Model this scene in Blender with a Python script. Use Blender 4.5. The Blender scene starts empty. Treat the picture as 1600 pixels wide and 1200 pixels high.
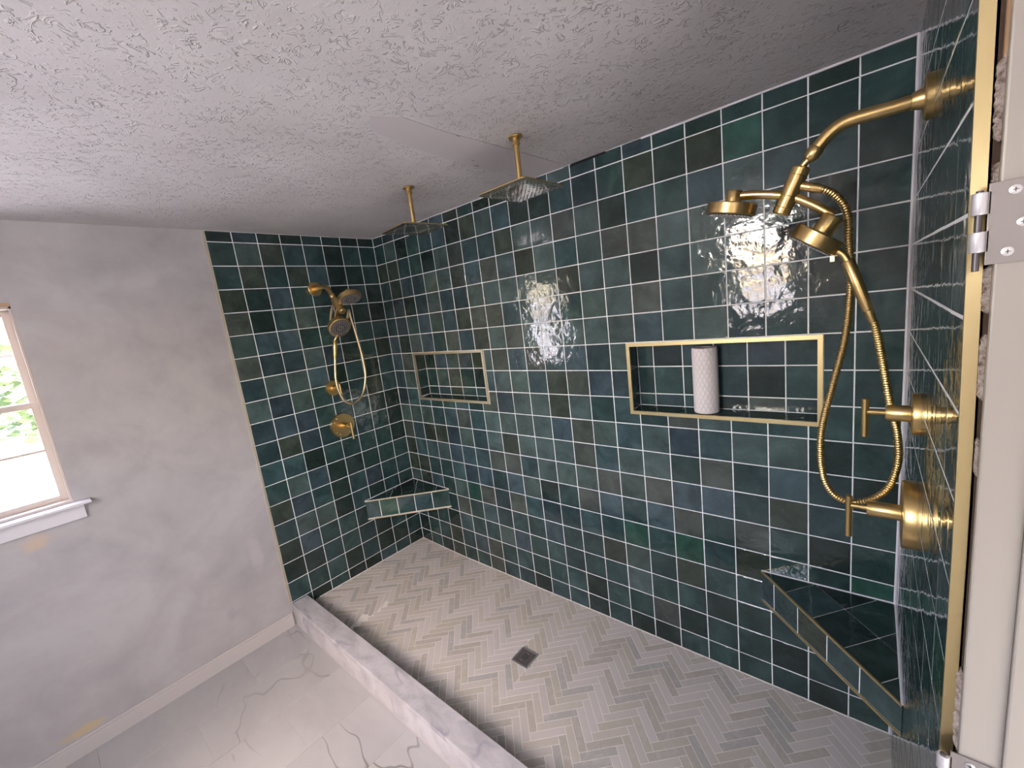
import bpy, bmesh, math, random
from mathutils import Vector, Matrix
random.seed(7)
S = bpy.context.scene
COL = S.collection
P = 0.1285            # one tile pitch in metres; the scene is laid out in tile pitches
Z0 = 19.15            # bathroom floor is at -19.15 pitches
def V(x, y, z): return Vector((x * P, y * P, (z + Z0) * P))

# ------------------------------------------------------------------ camera
FPX = 656.57
CR = ((0.7590240, 0.6396447, -0.1213969), (0.0197602, -0.2090067, -0.9777145), (-0.6507627, 0.7397100, -0.1712806))
CC = (21.27744, -14.00347, -5.36876)
cam_d = bpy.data.cameras.new('camera'); cam = bpy.data.objects.new('camera', cam_d); COL.objects.link(cam)
cam_d.sensor_width = 36.0; cam_d.lens = FPX / 1600 * 36.0; cam_d.clip_start = 0.01; cam_d.clip_end = 200
r_, d_, f_ = [Vector(a) for a in CR]
m = Matrix((r_, -d_, -f_)).transposed().to_4x4(); m.translation = V(*CC)
cam.matrix_world = m
S.camera = cam
def project(x, y, z):
    w = Vector((x - CC[0], y - CC[1], z - CC[2]))
    d = w.dot(f_)
    return (800 + FPX * w.dot(r_) / d, 600 + FPX * w.dot(d_) / d) if d > .05 else None

# ------------------------------------------------------------------ world, lights, exposure
wd = bpy.data.worlds.new('world'); S.world = wd; wd.use_nodes = True
wn = wd.node_tree; bgn = wn.nodes['Background']
sky = wn.nodes.new('ShaderNodeTexSky'); sky.sky_type = 'NISHITA'; sky.sun_disc = False
sky.sun_elevation = math.radians(48); sky.sun_rotation = math.radians(150); sky.air_density = 1.0; sky.dust_density = 3.0
tn = wn.nodes.new('ShaderNodeMix'); tn.data_type = 'RGBA'; tn.blend_type = 'MULTIPLY'; tn.inputs[0].default_value = 1.0
tn.inputs[7].default_value = (1.0, .885, .82, 1)      # the phone's white balance
wn.links.new(sky.outputs[0], tn.inputs[6]); wn.links.new(tn.outputs[2], bgn.inputs[0]); bgn.inputs[1].default_value = 6.5
def area(name, loc, rot, sx, sy, power, color, portal=False):
    l = bpy.data.lights.new(name, 'AREA'); l.shape = 'RECTANGLE'; l.size = sx; l.size_y = sy; l.energy = power; l.color = color
    if portal: l.cycles.is_portal = True
    o = bpy.data.objects.new(name, l); COL.objects.link(o); o.location = loc; o.rotation_euler = rot
    return o
# portals only guide sampling of the real sky through two windows and the added side one; they give off nothing
area('window_portal', V(-1.15, -16.2, -6.7), (0, math.radians(-90), 0), 6.7 * P, 4.8 * P, 1.0, (1, 1, 1), True)
area('rear_window_portal', V(14.4, -26.1, -5.1), (math.radians(90), 0, 0), 3.6 * P, 6.0 * P, 1.0, (1, 1, 1), True)
area('fill_window_portal', V(23.3, -19.5, -6.0), (0, math.radians(90), 0), 6.0 * P, 2.6 * P, 1.0, (1, 1, 1), True)
sl = bpy.data.lights.new('sun', 'SUN'); sl.energy = 13.0; sl.angle = math.radians(.6); sl.color = (1, .96, .9)
so = bpy.data.objects.new('sun', sl); COL.objects.link(so); so.rotation_euler = Vector((.08, .72, .70)).to_track_quat('Z', 'Y').to_euler()
area('hallway_fill', V(27.5, -10.5, -0.9), (0, 0, 0), 5 * P, 4 * P, 2.5, (1.0, 0.94, 0.90))  # unseen area light added under the hallway ceiling, fill through the doorway
# unseen fill panel added over the rear window, merging with its reflection
area('rear_fill', V(14.4, -24.6, -1.75), (math.radians(72), 0, 0), 3.4 * P, 1.0 * P, 17.0, (1.0, .96, .90))
# fill light added in the hallway, tipped up to brighten the bathroom ceiling
area('ceiling_fill', V(27.5, -11.5, -15.0), (V(27.5, -11.5, -15.0) - V(15, -5, -.5)).to_track_quat('Z', 'Y').to_euler(), 4 * P, 4 * P, 13.0, (1.0, 0.95, 0.92))
# small point light added in the hallway beside the door opening, extra fill
pl_ = bpy.data.lights.new('doorway_fill', 'POINT'); pl_.energy = 1.5; pl_.shadow_soft_size = .07; pl_.color = (1.0, .95, .93)
po_ = bpy.data.objects.new('doorway_fill', pl_); COL.objects.link(po_); po_.location = V(23.35, -14.2, -4.6)
S.view_settings.view_transform = 'Standard'; S.view_settings.look = 'None'
S.view_settings.gamma = 1.0; S.view_settings.use_curve_mapping = False
S.view_settings.exposure = 0.30

# ------------------------------------------------------------------ materials
def mat(name, color, rough=0.5, metal=0.0, spec=0.5):
    m = bpy.data.materials.new(name); m.use_nodes = True
    b = m.node_tree.nodes['Principled BSDF']
    b.inputs['Base Color'].default_value = (*color, 1); b.inputs['Roughness'].default_value = rough
    b.inputs['Metallic'].default_value = metal; b.inputs['Specular IOR Level'].default_value = spec
    return m
class N:
    def __init__(s, m): s.t = m.node_tree; s.b = s.t.nodes['Principled BSDF']
    def n(s, typ, **kw):
        x = s.t.nodes.new(typ)
        for k, v in kw.items():
            if k.startswith('i_'):
                x.inputs[int(k[2:]) if k[2:].isdigit() else k[2:].replace('_', ' ')].default_value = v
            else: setattr(x, k, v)
        return x
    def l(s, a, b): s.t.links.new(a, b)
    def coord(s, which='Object'):
        return s.n('ShaderNodeTexCoord').outputs[which]
    def pos(s): return s.n('ShaderNodeNewGeometry').outputs['Position']
    def noise(s, vec, scale, detail=3, rough=.5, dist=0.0):
        x = s.n('ShaderNodeTexNoise'); x.inputs['Scale'].default_value = scale; x.inputs['Detail'].default_value = detail
        x.inputs['Roughness'].default_value = rough; x.inputs['Distortion'].default_value = dist
        if vec is not None: s.l(vec, x.inputs['Vector'])
        return x
    def math(s, op, a, b=None, c=None, clamp=False):
        x = s.n('ShaderNodeMath'); x.operation = op; x.use_clamp = clamp
        for i, v in enumerate((a, b, c)):
            if v is None: continue
            if isinstance(v, (int, float)): x.inputs[i].default_value = v
            else: s.l(v, x.inputs[i])
        return x.outputs[0]
    def ramp(s, fac, stops, interp='LINEAR'):
        x = s.n('ShaderNodeValToRGB'); cr = x.color_ramp; cr.interpolation = interp
        while len(cr.elements) < len(stops): cr.elements.new(.5)
        for e, (p, c) in zip(cr.elements, stops): e.position = p; e.color = (*c, 1)
        s.l(fac, x.inputs[0]); return x.outputs[0]
    def mix(s, fac, a, b, mode='MIX'):
        x = s.n('ShaderNodeMix'); x.data_type = 'RGBA'; x.blend_type = mode
        for i, v in ((0, fac), (6, a), (7, b)):
            if isinstance(v, (int, float)): x.inputs[i].default_value = v
            elif isinstance(v, tuple): x.inputs[i].default_value = (*v, 1)
            else: s.l(v, x.inputs[i])
        return x.outputs[2]
    def bump(s, h, strength, dist, normal=None):
        x = s.n('ShaderNodeBump'); x.inputs['Strength'].default_value = strength; x.inputs['Distance'].default_value = dist
        s.l(h, x.inputs['Height'])
        if normal is not None: s.l(normal, x.inputs['Normal'])
        s.l(x.outputs[0], s.b.inputs['Normal']); return x.outputs[0]

PAL = {'K': (.014, .030, .027), 'O': (.030, .045, .034), 'T': (.020, .053, .053), 'G': (.046, .082, .079),
       'B': (.031, .066, .078), 'N': (.023, .047, .058), 'W': (.050, .066, .058), 'E': (.016, .070, .052)}
def tile_mat(key, kind):
    m = mat('glazed_tile_' + {'K': 'black', 'O': 'olive', 'T': 'teal', 'G': 'sage', 'B': 'blue', 'N': 'navy', 'W': 'taupe', 'E': 'emerald'}[key] + ('' if kind == 'obj' else '_joined'), PAL[key], .10, 0, .55)
    k = N(m); pos = k.pos()
    rnd = k.n('ShaderNodeObjectInfo').outputs['Random'] if kind == 'obj' else k.n('ShaderNodeNewGeometry').outputs['Random Per Island']
    # shift the cloud pattern from tile to tile
    off = k.n('ShaderNodeVectorMath'); off.operation = 'ADD'; k.l(pos, off.inputs[0])
    cx = k.n('ShaderNodeCombineXYZ'); k.l(k.math('MULTIPLY', rnd, 17.0), cx.inputs[0]); k.l(k.math('MULTIPLY', rnd, 31.0), cx.inputs[2]); k.l(cx.outputs[0], off.inputs[1])
    n1 = k.noise(off.outputs[0], 9, 4, .55, .6); n2 = k.noise(off.outputs[0], 45, 3, .6, 1.0)
    c = PAL[key]; g = k.ramp(n1.outputs['Fac'], [(.28, tuple(v * .62 for v in c)), (.52, c), (.75, tuple(min(1, v * 1.35 + .008) for v in c))])
    g2 = k.mix(k.math('MULTIPLY', k.math('SUBTRACT', n2.outputs['Fac'], .55, clamp=True), 1.6), g, (c[0] * 1.6 + .02, c[1] * 1.5 + .02, c[2] * 1.5 + .02))
    hs = k.n('ShaderNodeHueSaturation'); k.l(g2, hs.inputs['Color']); hs.inputs['Saturation'].default_value = .86; k.l(k.math('MULTIPLY_ADD', rnd, .34, .85), hs.inputs['Value'])
    k.l(k.math('MULTIPLY_ADD', k.math('FRACT', k.math('MULTIPLY', rnd, 7.13)), .05, .475), hs.inputs['Hue'])
    k.l(hs.outputs[0], k.b.inputs['Base Color'])
    k.l(k.math('MULTIPLY_ADD', n2.outputs['Fac'], .08, .04), k.b.inputs['Roughness'])
    w1 = k.noise(off.outputs[0], 14, 2, .5, .4); w2 = k.noise(off.outputs[0], 60, 2, .5, .3)
    h = k.math('ADD', w1.outputs['Fac'], k.math('MULTIPLY', w2.outputs['Fac'], .16))
    k.bump(h, .8, .0032)
    return m
TILE = {k: tile_mat(k, 'obj') for k in PAL}
TILEJ = {k: tile_mat(k, 'isl') for k in PAL}

def grout_mat():
    m = mat('white_grout', (.66, .66, .66), .85)
    k = N(m); n = k.noise(k.pos(), 60, 4); k.l(k.ramp(n.outputs['Fac'], [(.3, (.68, .69, .70)), (.7, (.84, .84, .85))]), k.b.inputs['Base Color'])
    k.bump(n.outputs['Fac'], .4, .001); return m
M_GROUT = grout_mat()

def brass_mat(name, col, rough=.31, aniso=True):
    m = mat(name, col, rough, 1.0); k = N(m)
    n = k.noise(k.pos(), 40, 2); k.l(k.math('MULTIPLY_ADD', n.outputs['Fac'], .06, rough - .03), k.b.inputs['Roughness'])
    return m
M_BRASS = brass_mat('brushed_brass', (.62, .44, .19))
M_BRASS_DK = brass_mat('aged_brass', (.42, .27, .10), .3)
M_TRIM = brass_mat('satin_gold_trim', (.62, .50, .27), .36, False)
M_PALE = brass_mat('pale_gold_trim', (.80, .70, .52), .42, False)
M_STEEL = brass_mat('polished_plate', (.60, .54, .45), .09, False)
M_CHROME = mat('dull_steel', (.66, .64, .66), .38, .9)
M_ZINC = mat('brushed_zinc_hinge', (.26, .235, .23), .5, .6)
M_DKSTEEL = mat('dark_steel', (.12, .11, .12), .4, .9)
M_BLACK = mat('black_void', (.006, .006, .006), .9)
M_RUBBER = mat('grey_nozzle_rubber', (.10, .095, .09), .5)
M_FACE = mat('spray_face_grey', (.03, .028, .026), .6, 0)

def wall_mat():
    m = mat('skimmed_plaster', (.60, .575, .585), .88, 0, .25); k = N(m); p = k.pos()
    n1 = k.noise(p, 1.6, 5, .55, .8); n2 = k.noise(p, 7, 5, .6, .4)
    c = k.ramp(k.math('MULTIPLY_ADD', n2.outputs['Fac'], .35, k.math('MULTIPLY', n1.outputs['Fac'], .65)), [(.34, (.32, .30, .302)), (.45, (.37, .35, .352)), (.52, (.395, .37, .372)), (.62, (.435, .415, .415))])
    # exposed tan board where the skim coat stops short of the skirting, and a few grey scuffs
    def blob(cx, cy, cz, r, col, cin, lo=.9, hi=.3, ns=14):
        mp = k.n('ShaderNodeMapping'); mp.vector_type = 'POINT'
        w = V(cx, cy, cz)
        sub = k.n('ShaderNodeVectorMath'); sub.operation = 'SUBTRACT'; k.l(p, sub.inputs[0]); sub.inputs[1].default_value = w
        sc = k.n('ShaderNodeVectorMath'); sc.operation = 'MULTIPLY'; k.l(sub.outputs[0], sc.inputs[0]); sc.inputs[1].default_value = (1 / (r[0] * P), 1 / (r[1] * P), 1 / (r[2] * P))
        ln = k.n('ShaderNodeVectorMath'); ln.operation = 'LENGTH'; k.l(sc.outputs[0], ln.inputs[0])
        d = k.math('ADD', ln.outputs['Value'], k.math('MULTIPLY_ADD', k.noise(p, ns, 4, .7).outputs['Fac'], 1.6, -.8))
        mr = k.n('ShaderNodeMapRange'); mr.inputs[1].default_value = lo; mr.inputs[2].default_value = hi; k.l(d, mr.inputs[0])
        return k.mix(k.math('MULTIPLY', mr.outputs[0], .75), cin, col)
    c = blob(0, -15.3, -18.25, (3, .9, .22), (.52, .40, .20), c)
    c = blob(0, -14.9, -11.1, (3, .5, .35), (.50, .38, .28), c)
    c = blob(0, -8.9, -14.9, (3, .35, 1.3), (.46, .42, .44), c)
    c = blob(0, -10.3, -17.0, (3, .3, .45), (.36, .33, .34), c, ns=60)
    k.l(c, k.b.inputs['Base Color'])
    k.bump(n2.outputs['Fac'], .25, .003); return m
M_WALL = wall_mat(); M_WHITE = mat('white_wall_paint', (.82, .79, .78), .8, 0, .3)

def ceiling_mat():
    m = mat('stomped_ceiling', (.60, .565, .575), .8, 0, .35); k = N(m); p = k.pos()
    mp = k.n('ShaderNodeMapping'); mp.inputs['Scale'].default_value = (1, 1, 0); k.l(p, mp.inputs[0]); q = mp.outputs[0]
    big = k.noise(q, 3.5, 2, .5, .0); patch = k.noise(q, 8, 3, .6)
    # fan shaped ridges: distorted noise contour lines, broken up by a second noise
    def ridges(scale, dist, width, thr):
        a = k.noise(q, scale, 1.5, .45, dist); d = k.math('ABSOLUTE', k.math('SUBTRACT', a.outputs['Fac'], .5))
        r = k.math('SUBTRACT', 1.0, k.math('DIVIDE', d, width), clamp=True)
        b = k.noise(q, scale * 1.7, 2, .5, .3)
        g = k.math('MULTIPLY', k.math('SUBTRACT', b.outputs['Fac'], thr, clamp=True), 9.0, clamp=True)
        return k.math('MULTIPLY', r, g)
    h = k.math('MAXIMUM', ridges(17, 2.4, .055, .50), ridges(30, 2.0, .06, .54))
    fade = k.math('MULTIPLY', k.math('SUBTRACT', patch.outputs['Fac'], .30, clamp=True), 3.5, clamp=True)
    h = k.math('MULTIPLY', h, fade)
    fine = k.noise(q, 90, 3, .6)
    h2 = k.math('ADD', h, k.math('MULTIPLY', fine.outputs['Fac'], .10))
    k.bump(h2, 1.0, .0042)
    c = k.ramp(big.outputs['Fac'], [(.3, (.54, .51, .51)), (.7, (.61, .58, .58))])
    k.l(c, k.b.inputs['Base Color']); return m
M_CEIL = ceiling_mat()
M_PATCH = mat('smooth_plaster', (.55, .51, .52), .8, 0, .3)
def marble(name, base, vein, scale, width, cloud):
    m = mat(name, base, .22, 0, .5); k = N(m); p = k.pos()
    info = k.n('ShaderNodeObjectInfo').outputs['Random']
    off = k.n('ShaderNodeVectorMath'); off.operation = 'ADD'; k.l(p, off.inputs[0])
    cx = k.n('ShaderNodeCombineXYZ'); k.l(k.math('MULTIPLY', info, 11.0), cx.inputs[0]); k.l(k.math('MULTIPLY', info, 23.0), cx.inputs[1]); k.l(cx.outputs[0], off.inputs[1])
    mp = k.n('ShaderNodeMapping'); mp.inputs['Rotation'].default_value = (0, 0, math.radians(28)); mp.inputs['Scale'].default_value = (1, 2.2, 1); k.l(off.outputs[0], mp.inputs[0]); q = mp.outputs[0]
    a = k.noise(q, scale, 3, .5, .25); d = k.math('ABSOLUTE', k.math('SUBTRACT', a.outputs['Fac'], .5))
    r = k.math('SUBTRACT', 1.0, k.math('DIVIDE', d, width), clamp=True)
    b = k.noise(q, scale * .8, 2, .5); g = k.math('MULTIPLY', k.math('SUBTRACT', b.outputs['Fac'], .46, clamp=True), 6.0, clamp=True)
    v = k.math('MULTIPLY', r, g)
    cl = k.noise(q, scale * 1.5, 6, .65, .5)
    base_c = k.ramp(cl.outputs['Fac'], [(.35, tuple(x * (1 - cloud) for x in base)), (.6, base)])
    k.l(k.mix(v, base_c, vein), k.b.inputs['Base Color']); return m
M_FLOOR = marble('white_marble_porcelain', (.405, .40, .405), (.18, .175, .165), 1.1, .008, .10)
M_CURB = marble('grey_veined_marble', (.53, .51, .535), (.33, .32, .355), 4.0, .05, .26)

def mosaic_mat(joined):
    m = mat('limestone_mosaic' + ('_joined' if joined else ''), (.45, .42, .38), .5, 0, .4); k = N(m); p = k.pos()
    rnd = k.n('ShaderNodeNewGeometry').outputs['Random Per Island'] if joined else k.n('ShaderNodeObjectInfo').outputs['Random']
    c0 = k.ramp(rnd, [(0, (0.512, 0.467, 0.416)), (.18, (0.640, 0.589, 0.557)), (.36, (0.704, 0.646, 0.627)), (.5, (0.563, 0.518, 0.442)), (.64, (0.691, 0.640, 0.621)), (.78, (0.474, 0.461, 0.442)), (.88, (0.627, 0.576, 0.512)), (1, (0.730, 0.678, 0.653))], 'CONSTANT')
    c0 = k.mix(.18, c0, (.50, .465, .44)); c0 = k.mix(1.0, c0, (.86, .86, .85), 'MULTIPLY')
    n = k.noise(p, 26, 6, .72, 1.2); n2 = k.noise(p, 70, 5, .7)
    c1 = k.mix(k.math('MULTIPLY', k.math('SUBTRACT', n.outputs['Fac'], .48, clamp=True), 3.6, clamp=True), c0, (.57, .535, .51))
    c2 = k.mix(k.math('MULTIPLY', k.math('SUBTRACT', .36, n2.outputs['Fac'], clamp=True), 3.5, clamp=True), c1, (.25, .23, .21))
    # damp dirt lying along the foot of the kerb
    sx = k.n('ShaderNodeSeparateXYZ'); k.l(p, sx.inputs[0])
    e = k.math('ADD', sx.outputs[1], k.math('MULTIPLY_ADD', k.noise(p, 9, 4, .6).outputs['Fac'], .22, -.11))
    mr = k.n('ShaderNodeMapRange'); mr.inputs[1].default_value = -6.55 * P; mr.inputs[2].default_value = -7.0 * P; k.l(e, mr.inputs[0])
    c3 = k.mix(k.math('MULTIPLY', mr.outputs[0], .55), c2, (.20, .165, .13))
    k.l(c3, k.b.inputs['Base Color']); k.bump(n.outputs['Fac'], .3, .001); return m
M_MOS = mosaic_mat(False); M_MOSJ = mosaic_mat(True)
M_MGROUT = mat('pale_floor_grout', (.76, .72, .68), .85)
M_FGROUT = mat('grey_floor_joint', (.42, .40, .40), .85)
M_CAULK = mat('white_caulk', (.70, .66, .70), .55)
M_JAMB = mat('cream_gloss_paint', (.315, .285, .262), .38, 0, .5)
M_SKIRT = mat('white_skirting_paint', (.49, .455, .44), .5)
M_SILL = mat('white_sill_paint', (.58, .55, .58), .4)
M_SASH = mat('beige_sash_paint', (.46, .39, .345), .5)
M_WOOD = mat('bare_pine', (.42, .26, .15), .7)
def rough_plaster():
    m = mat('torn_plaster', (.55, .49, .46), .9); k = N(m); n = k.noise(k.pos(), 120, 5, .7)
    k.l(k.ramp(n.outputs['Fac'], [(.35, (.12, .08, .06)), (.5, (.34, .28, .25)), (.7, (.48, .43, .41))]), k.b.inputs['Base Color']); k.bump(n.outputs['Fac'], 1, .004); return m
M_TORN = rough_plaster()
def glass_mat():
    m = bpy.data.materials.new('window_glass'); m.use_nodes = True; t = m.node_tree; t.nodes.clear()
    o = t.nodes.new('ShaderNodeOutputMaterial'); mx = t.nodes.new('ShaderNodeMixShader'); tr = t.nodes.new('ShaderNodeBsdfTransparent')
    g = t.nodes.new('ShaderNodeBsdfGlossy'); g.inputs['Roughness'].default_value = .02; lw = t.nodes.new('ShaderNodeLayerWeight'); lw.inputs[0].default_value = .5; pw = t.nodes.new('ShaderNodeMath'); pw.operation = 'POWER'; pw.inputs[1].default_value = 5.0; t.links.new(lw.outputs['Facing'], pw.inputs[0])
    f = t.nodes.new('ShaderNodeMath'); f.operation = 'MULTIPLY_ADD'; f.inputs[1].default_value = .8; f.inputs[2].default_value = .04; t.links.new(pw.outputs[0], f.inputs[0])
    t.links.new(f.outputs[0], mx.inputs[0]); t.links.new(tr.outputs[0], mx.inputs[1]); t.links.new(g.outputs[0], mx.inputs[2]); t.links.new(mx.outputs[0], o.inputs[0]); return m
M_GLASS = glass_mat()
def paper_mat():
    m = mat('quilted_paper', (.74, .68, .69), .95, 0, .1); k = N(m); p = k.coord('Object')
    sx = k.n('ShaderNodeSeparateXYZ'); k.l(p, sx.inputs[0])
    ang = k.math('MULTIPLY', k.math('ARCTAN2', sx.outputs[1], sx.outputs[0]), .052)
    def line(sg):
        u = k.math('ADD', ang, k.math('MULTIPLY', sx.outputs[2], .55 * sg)); w = k.math('ABSOLUTE', k.math('SINE', k.math('MULTIPLY', u, math.pi / .020)))
        return k.math('SUBTRACT', 1.0, k.math('MULTIPLY', w, 3.0), clamp=True)
    h = k.math('MAXIMUM', line(1), line(-1)); h2 = k.math('SUBTRACT', k.math('MULTIPLY', k.noise(p, 300, 2).outputs['Fac'], .3), h)
    k.bump(h2, .8, .002); return m
M_PAPER = paper_mat(); M_CARD = mat('brown_card_core', (.30, .22, .16), .9)
M_CONC = mat('pale_driveway', (.62, .60, .58), .9)
M_LEAF = mat('hedge_leaf', (.11, .20, .06), .7)
kk = N(M_LEAF); kk.l(kk.ramp(kk.noise(kk.pos(), .7, 3).outputs['Fac'], [(.3, (.045, .085, .03)), (.6, (.11, .17, .06)), (.8, (.20, .26, .12))]), kk.b.inputs['Base Color'])

# ------------------------------------------------------------------ helpers
ORG = {}
def link(name, me, mtl, parent=None, origin=None, kind=None):
    """origin is in world metres; mesh coordinates are world metres and are shifted to it"""
    o = bpy.data.objects.new(name, me); COL.objects.link(o)
    if origin is None:
        xs = [v.co for v in me.vertices]
        origin = Vector([(min(c[i] for c in xs) + max(c[i] for c in xs)) / 2 for i in range(3)])
    me.transform(Matrix.Translation(-origin))
    if mtl is not None:
        for mm in (mtl if isinstance(mtl, (list, tuple)) else [mtl]): me.materials.append(mm)
    ORG[o.name] = origin
    if parent is not None:
        o.parent = parent; o.location = origin - ORG[parent.name]
    else: o.location = origin
    if kind: o['kind'] = kind
    return o
def mesh(name, verts, faces, smooth=False):
    me = bpy.data.meshes.new(name); me.from_pydata([tuple(v) for v in verts], [], faces); me.update()
    bm = bmesh.new(); bm.from_mesh(me); bmesh.ops.recalc_face_normals(bm, faces=bm.faces); bm.to_mesh(me); bm.free()
    if smooth:
        for p in me.polygons: p.use_smooth = True
        me.set_sharp_from_angle(angle=math.radians(38))
    return me
def tag(o, label, cat, group=None):
    o['label'] = label; o['category'] = cat
    if group: o['group'] = group
    return o
def empty(name, loc, label, cat, group=None):
    o = bpy.data.objects.new(name, None); COL.objects.link(o); o.location = loc; o.empty_display_size = .05; ORG[o.name] = loc.copy()
    return tag(o, label, cat, group)
def boxes_mesh(name, bl, bevel=0.0):
    """list of (x0,x1,y0,y1,z0,z1) in pitches"""
    bm = bmesh.new()
    for (x0, x1, y0, y1, z0, z1) in bl:
        g = bmesh.ops.create_cube(bm, size=1)['verts']
        a, b = V(min(x0, x1), min(y0, y1), min(z0, z1)), V(max(x0, x1), max(y0, y1), max(z0, z1))
        for v in g: v.co = Vector([(a[i] + b[i]) / 2 + v.co[i] * (b[i] - a[i]) for i in range(3)])
    if bevel: bmesh.ops.bevel(bm, geom=list(bm.edges), offset=bevel * P, segments=2, affect='EDGES', profile=.6)
    me = bpy.data.meshes.new(name); bm.to_mesh(me); bm.free(); return me
def box(name, b, mtl, parent=None, bevel=0.0, kind=None, origin=None):
    return link(name, boxes_mesh(name, [b] if not isinstance(b, list) else b, bevel), mtl, parent, origin, kind)
def frame_axes(ax):
    ax = ax.normalized(); t = Vector((0, 0, 1)) if abs(ax.z) < .9 else Vector((1, 0, 0))
    u = ax.cross(t).normalized(); return u, ax.cross(u).normalized()
def lathe_data(o, ax, prof, seg=28, cap=True):
    """prof: (distance along axis, radius), metres"""
    u, w = frame_axes(ax); ax = ax.normalized(); vs = []; fs = []
    for t, r in prof:
        for i in range(seg):
            a = 2 * math.pi * i / seg; vs.append(o + ax * t + (u * math.cos(a) + w * math.sin(a)) * r)
    n = len(prof)
    for j in range(n - 1):
        for i in range(seg):
            i2 = (i + 1) % seg; fs.append((j * seg + i, j * seg + i2, (j + 1) * seg + i2, (j + 1) * seg + i))
    if cap: fs.append(tuple(range(seg - 1, -1, -1))); fs.append(tuple((n - 1) * seg + i for i in range(seg)))
    return vs, fs
def lathe(name, p, q, prof, mtl, parent, seg=28):
    """p,q in pitches: axis start and direction target; prof distances/radii in pitches"""
    o = V(*p); ax = V(*q) - o
    vs, fs = lathe_data(o, ax, [(t * P, r * P) for t, r in prof], seg)
    return link(name, mesh(name, vs, fs, True), mtl, parent)
def cyl(name, p, q, r, mtl, parent, seg=24, r2=None, bev=None):
    L = (V(*q) - V(*p)).length / P; r2 = r if r2 is None else r2; b = min(r, r2) * .18 if bev is None else bev
    return lathe(name, p, q, [(0, r - b), (b, r), (L - b, r2), (L, r2 - b)], mtl, parent, seg)
def spline(pts, n=8):
    pts = [Vector(p) for p in pts]; out = []
    P_ = [pts[0] * 2 - pts[1]] + pts + [pts[-1] * 2 - pts[-2]]
    for i in range(1, len(P_) - 2):
        a, b, c, d = P_[i - 1:i + 3]
        for k in range(n):
            t = k / n
            out.append(.5 * ((2 * b) + (c - a) * t + (2 * a - 5 * b + 4 * c - d) * t * t + (3 * b - a - 3 * c + d) * t ** 3))
    out.append(pts[-1]); return out
def tube(name, pts, r, mtl, parent, seg=12, n=8, ribs=0, rb=.012, curved=True):
    path = spline(pts, n) if curved else [Vector(p) for p in pts]
    path = [V(*p) for p in path]
    if ribs:   # resample evenly and modulate the radius: a corrugated hose
        L = [0]
        for a, b in zip(path, path[1:]): L.append(L[-1] + (b - a).length)
        m_ = int(L[-1] / (ribs * P)) * 2; new = []; j = 0
        for i in range(m_ + 1):
            s = L[-1] * i / m_
            while j < len(L) - 2 and L[j + 1] < s: j += 1
            t = (s - L[j]) / max(1e-9, L[j + 1] - L[j]); new.append(path[j].lerp(path[j + 1], t))
        path = new
    vs = []; fs = []; prev = None
    for i, p in enumerate(path):
        d = (path[min(i + 1, len(path) - 1)] - path[max(i - 1, 0)]).normalized()
        if prev is None: u, _ = frame_axes(d)
        else: u = (prev - d * prev.dot(d)).normalized()
        prev = u; w = d.cross(u); rr = (r + (rb if (ribs and i % 2) else 0)) * P
        for s in range(seg):
            a = 2 * math.pi * s / seg; vs.append(p + (u * math.cos(a) + w * math.sin(a)) * rr)
    for j in range(len(path) - 1):
        for s in range(seg):
            s2 = (s + 1) % seg; fs.append((j * seg + s, j * seg + s2, (j + 1) * seg + s2, (j + 1) * seg + s))
    fs.append(tuple(range(seg - 1, -1, -1))); fs.append(tuple((len(path) - 1) * seg + s for s in range(seg)))
    return link(name, mesh(name, vs, fs, not ribs or True), mtl, parent)

def inset(poly, d):
    """mitre inset of a CCW 2d polygon"""
    n = len(poly); out = []
    for i in range(n):
        p0, p1, p2 = Vector(poly[i - 1]), Vector(poly[i]), Vector(poly[(i + 1) % n])
        a = (p1 - p0).normalized(); b = (p2 - p1).normalized(); na = Vector((-a.y, a.x)); nb = Vector((-b.y, b.x))
        k = 1 + na.dot(nb); k = max(k, .35); out.append(tuple(p1 + (na + nb) * (d / k)))
    return out
def ccw(poly):
    s = sum(poly[i - 1][0] * poly[i][1] - poly[i][0] * poly[i - 1][1] for i in range(len(poly)))
    return poly if s > 0 else poly[::-1]
def parea(poly): return abs(sum(poly[i - 1][0] * poly[i][1] - poly[i][0] * poly[i - 1][1] for i in range(len(poly)))) / 2
def tile_data(poly, to3, th=.03, gap=.0175, ch=.007, jit=0.0):
    """poly in surface pitches (2d); to3(a,b,height)->pitches 3d; height 0 = finished face, negative = into the wall"""
    poly = ccw(poly); p0 = inset(poly, gap); 
    if jit: p0 = [(a + random.uniform(-jit, jit), b + random.uniform(-jit, jit)) for a, b in p0]
    p1 = inset(p0, ch); n = len(p0)
    vs = [V(*to3(a, b, -th)) for a, b in p0] + [V(*to3(a, b, -ch * .6)) for a, b in p0] + [V(*to3(a, b, 0)) for a, b in p1]
    fs = [tuple(range(2 * n, 3 * n))]
    for i in range(n):
        j = (i + 1) % n; fs += [(i, j, n + j, n + i), (n + i, n + j, 2 * n + j, 2 * n + i)]
    return vs, fs
def clip(poly, a, b, c):
    """keep a*x+b*y<=c"""
    out = []
    for i in range(len(poly)):
        p, q = poly[i - 1], poly[i]; fp = a * p[0] + b * p[1] - c; fq = a * q[0] + b * q[1] - c
        if (fp <= 0) != (fq <= 0):
            t = fp / (fp - fq); out.append((p[0] + (q[0] - p[0]) * t, p[1] + (q[1] - p[1]) * t))
        if fq <= 0: out.append(q)
    res = []
    for p in out:
        if not res or math.hypot(p[0] - res[-1][0], p[1] - res[-1][1]) > 1e-4: res.append(p)
    if len(res) > 1 and math.hypot(res[0][0] - res[-1][0], res[0][1] - res[-1][1]) < 1e-4: res.pop()
    return res

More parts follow.
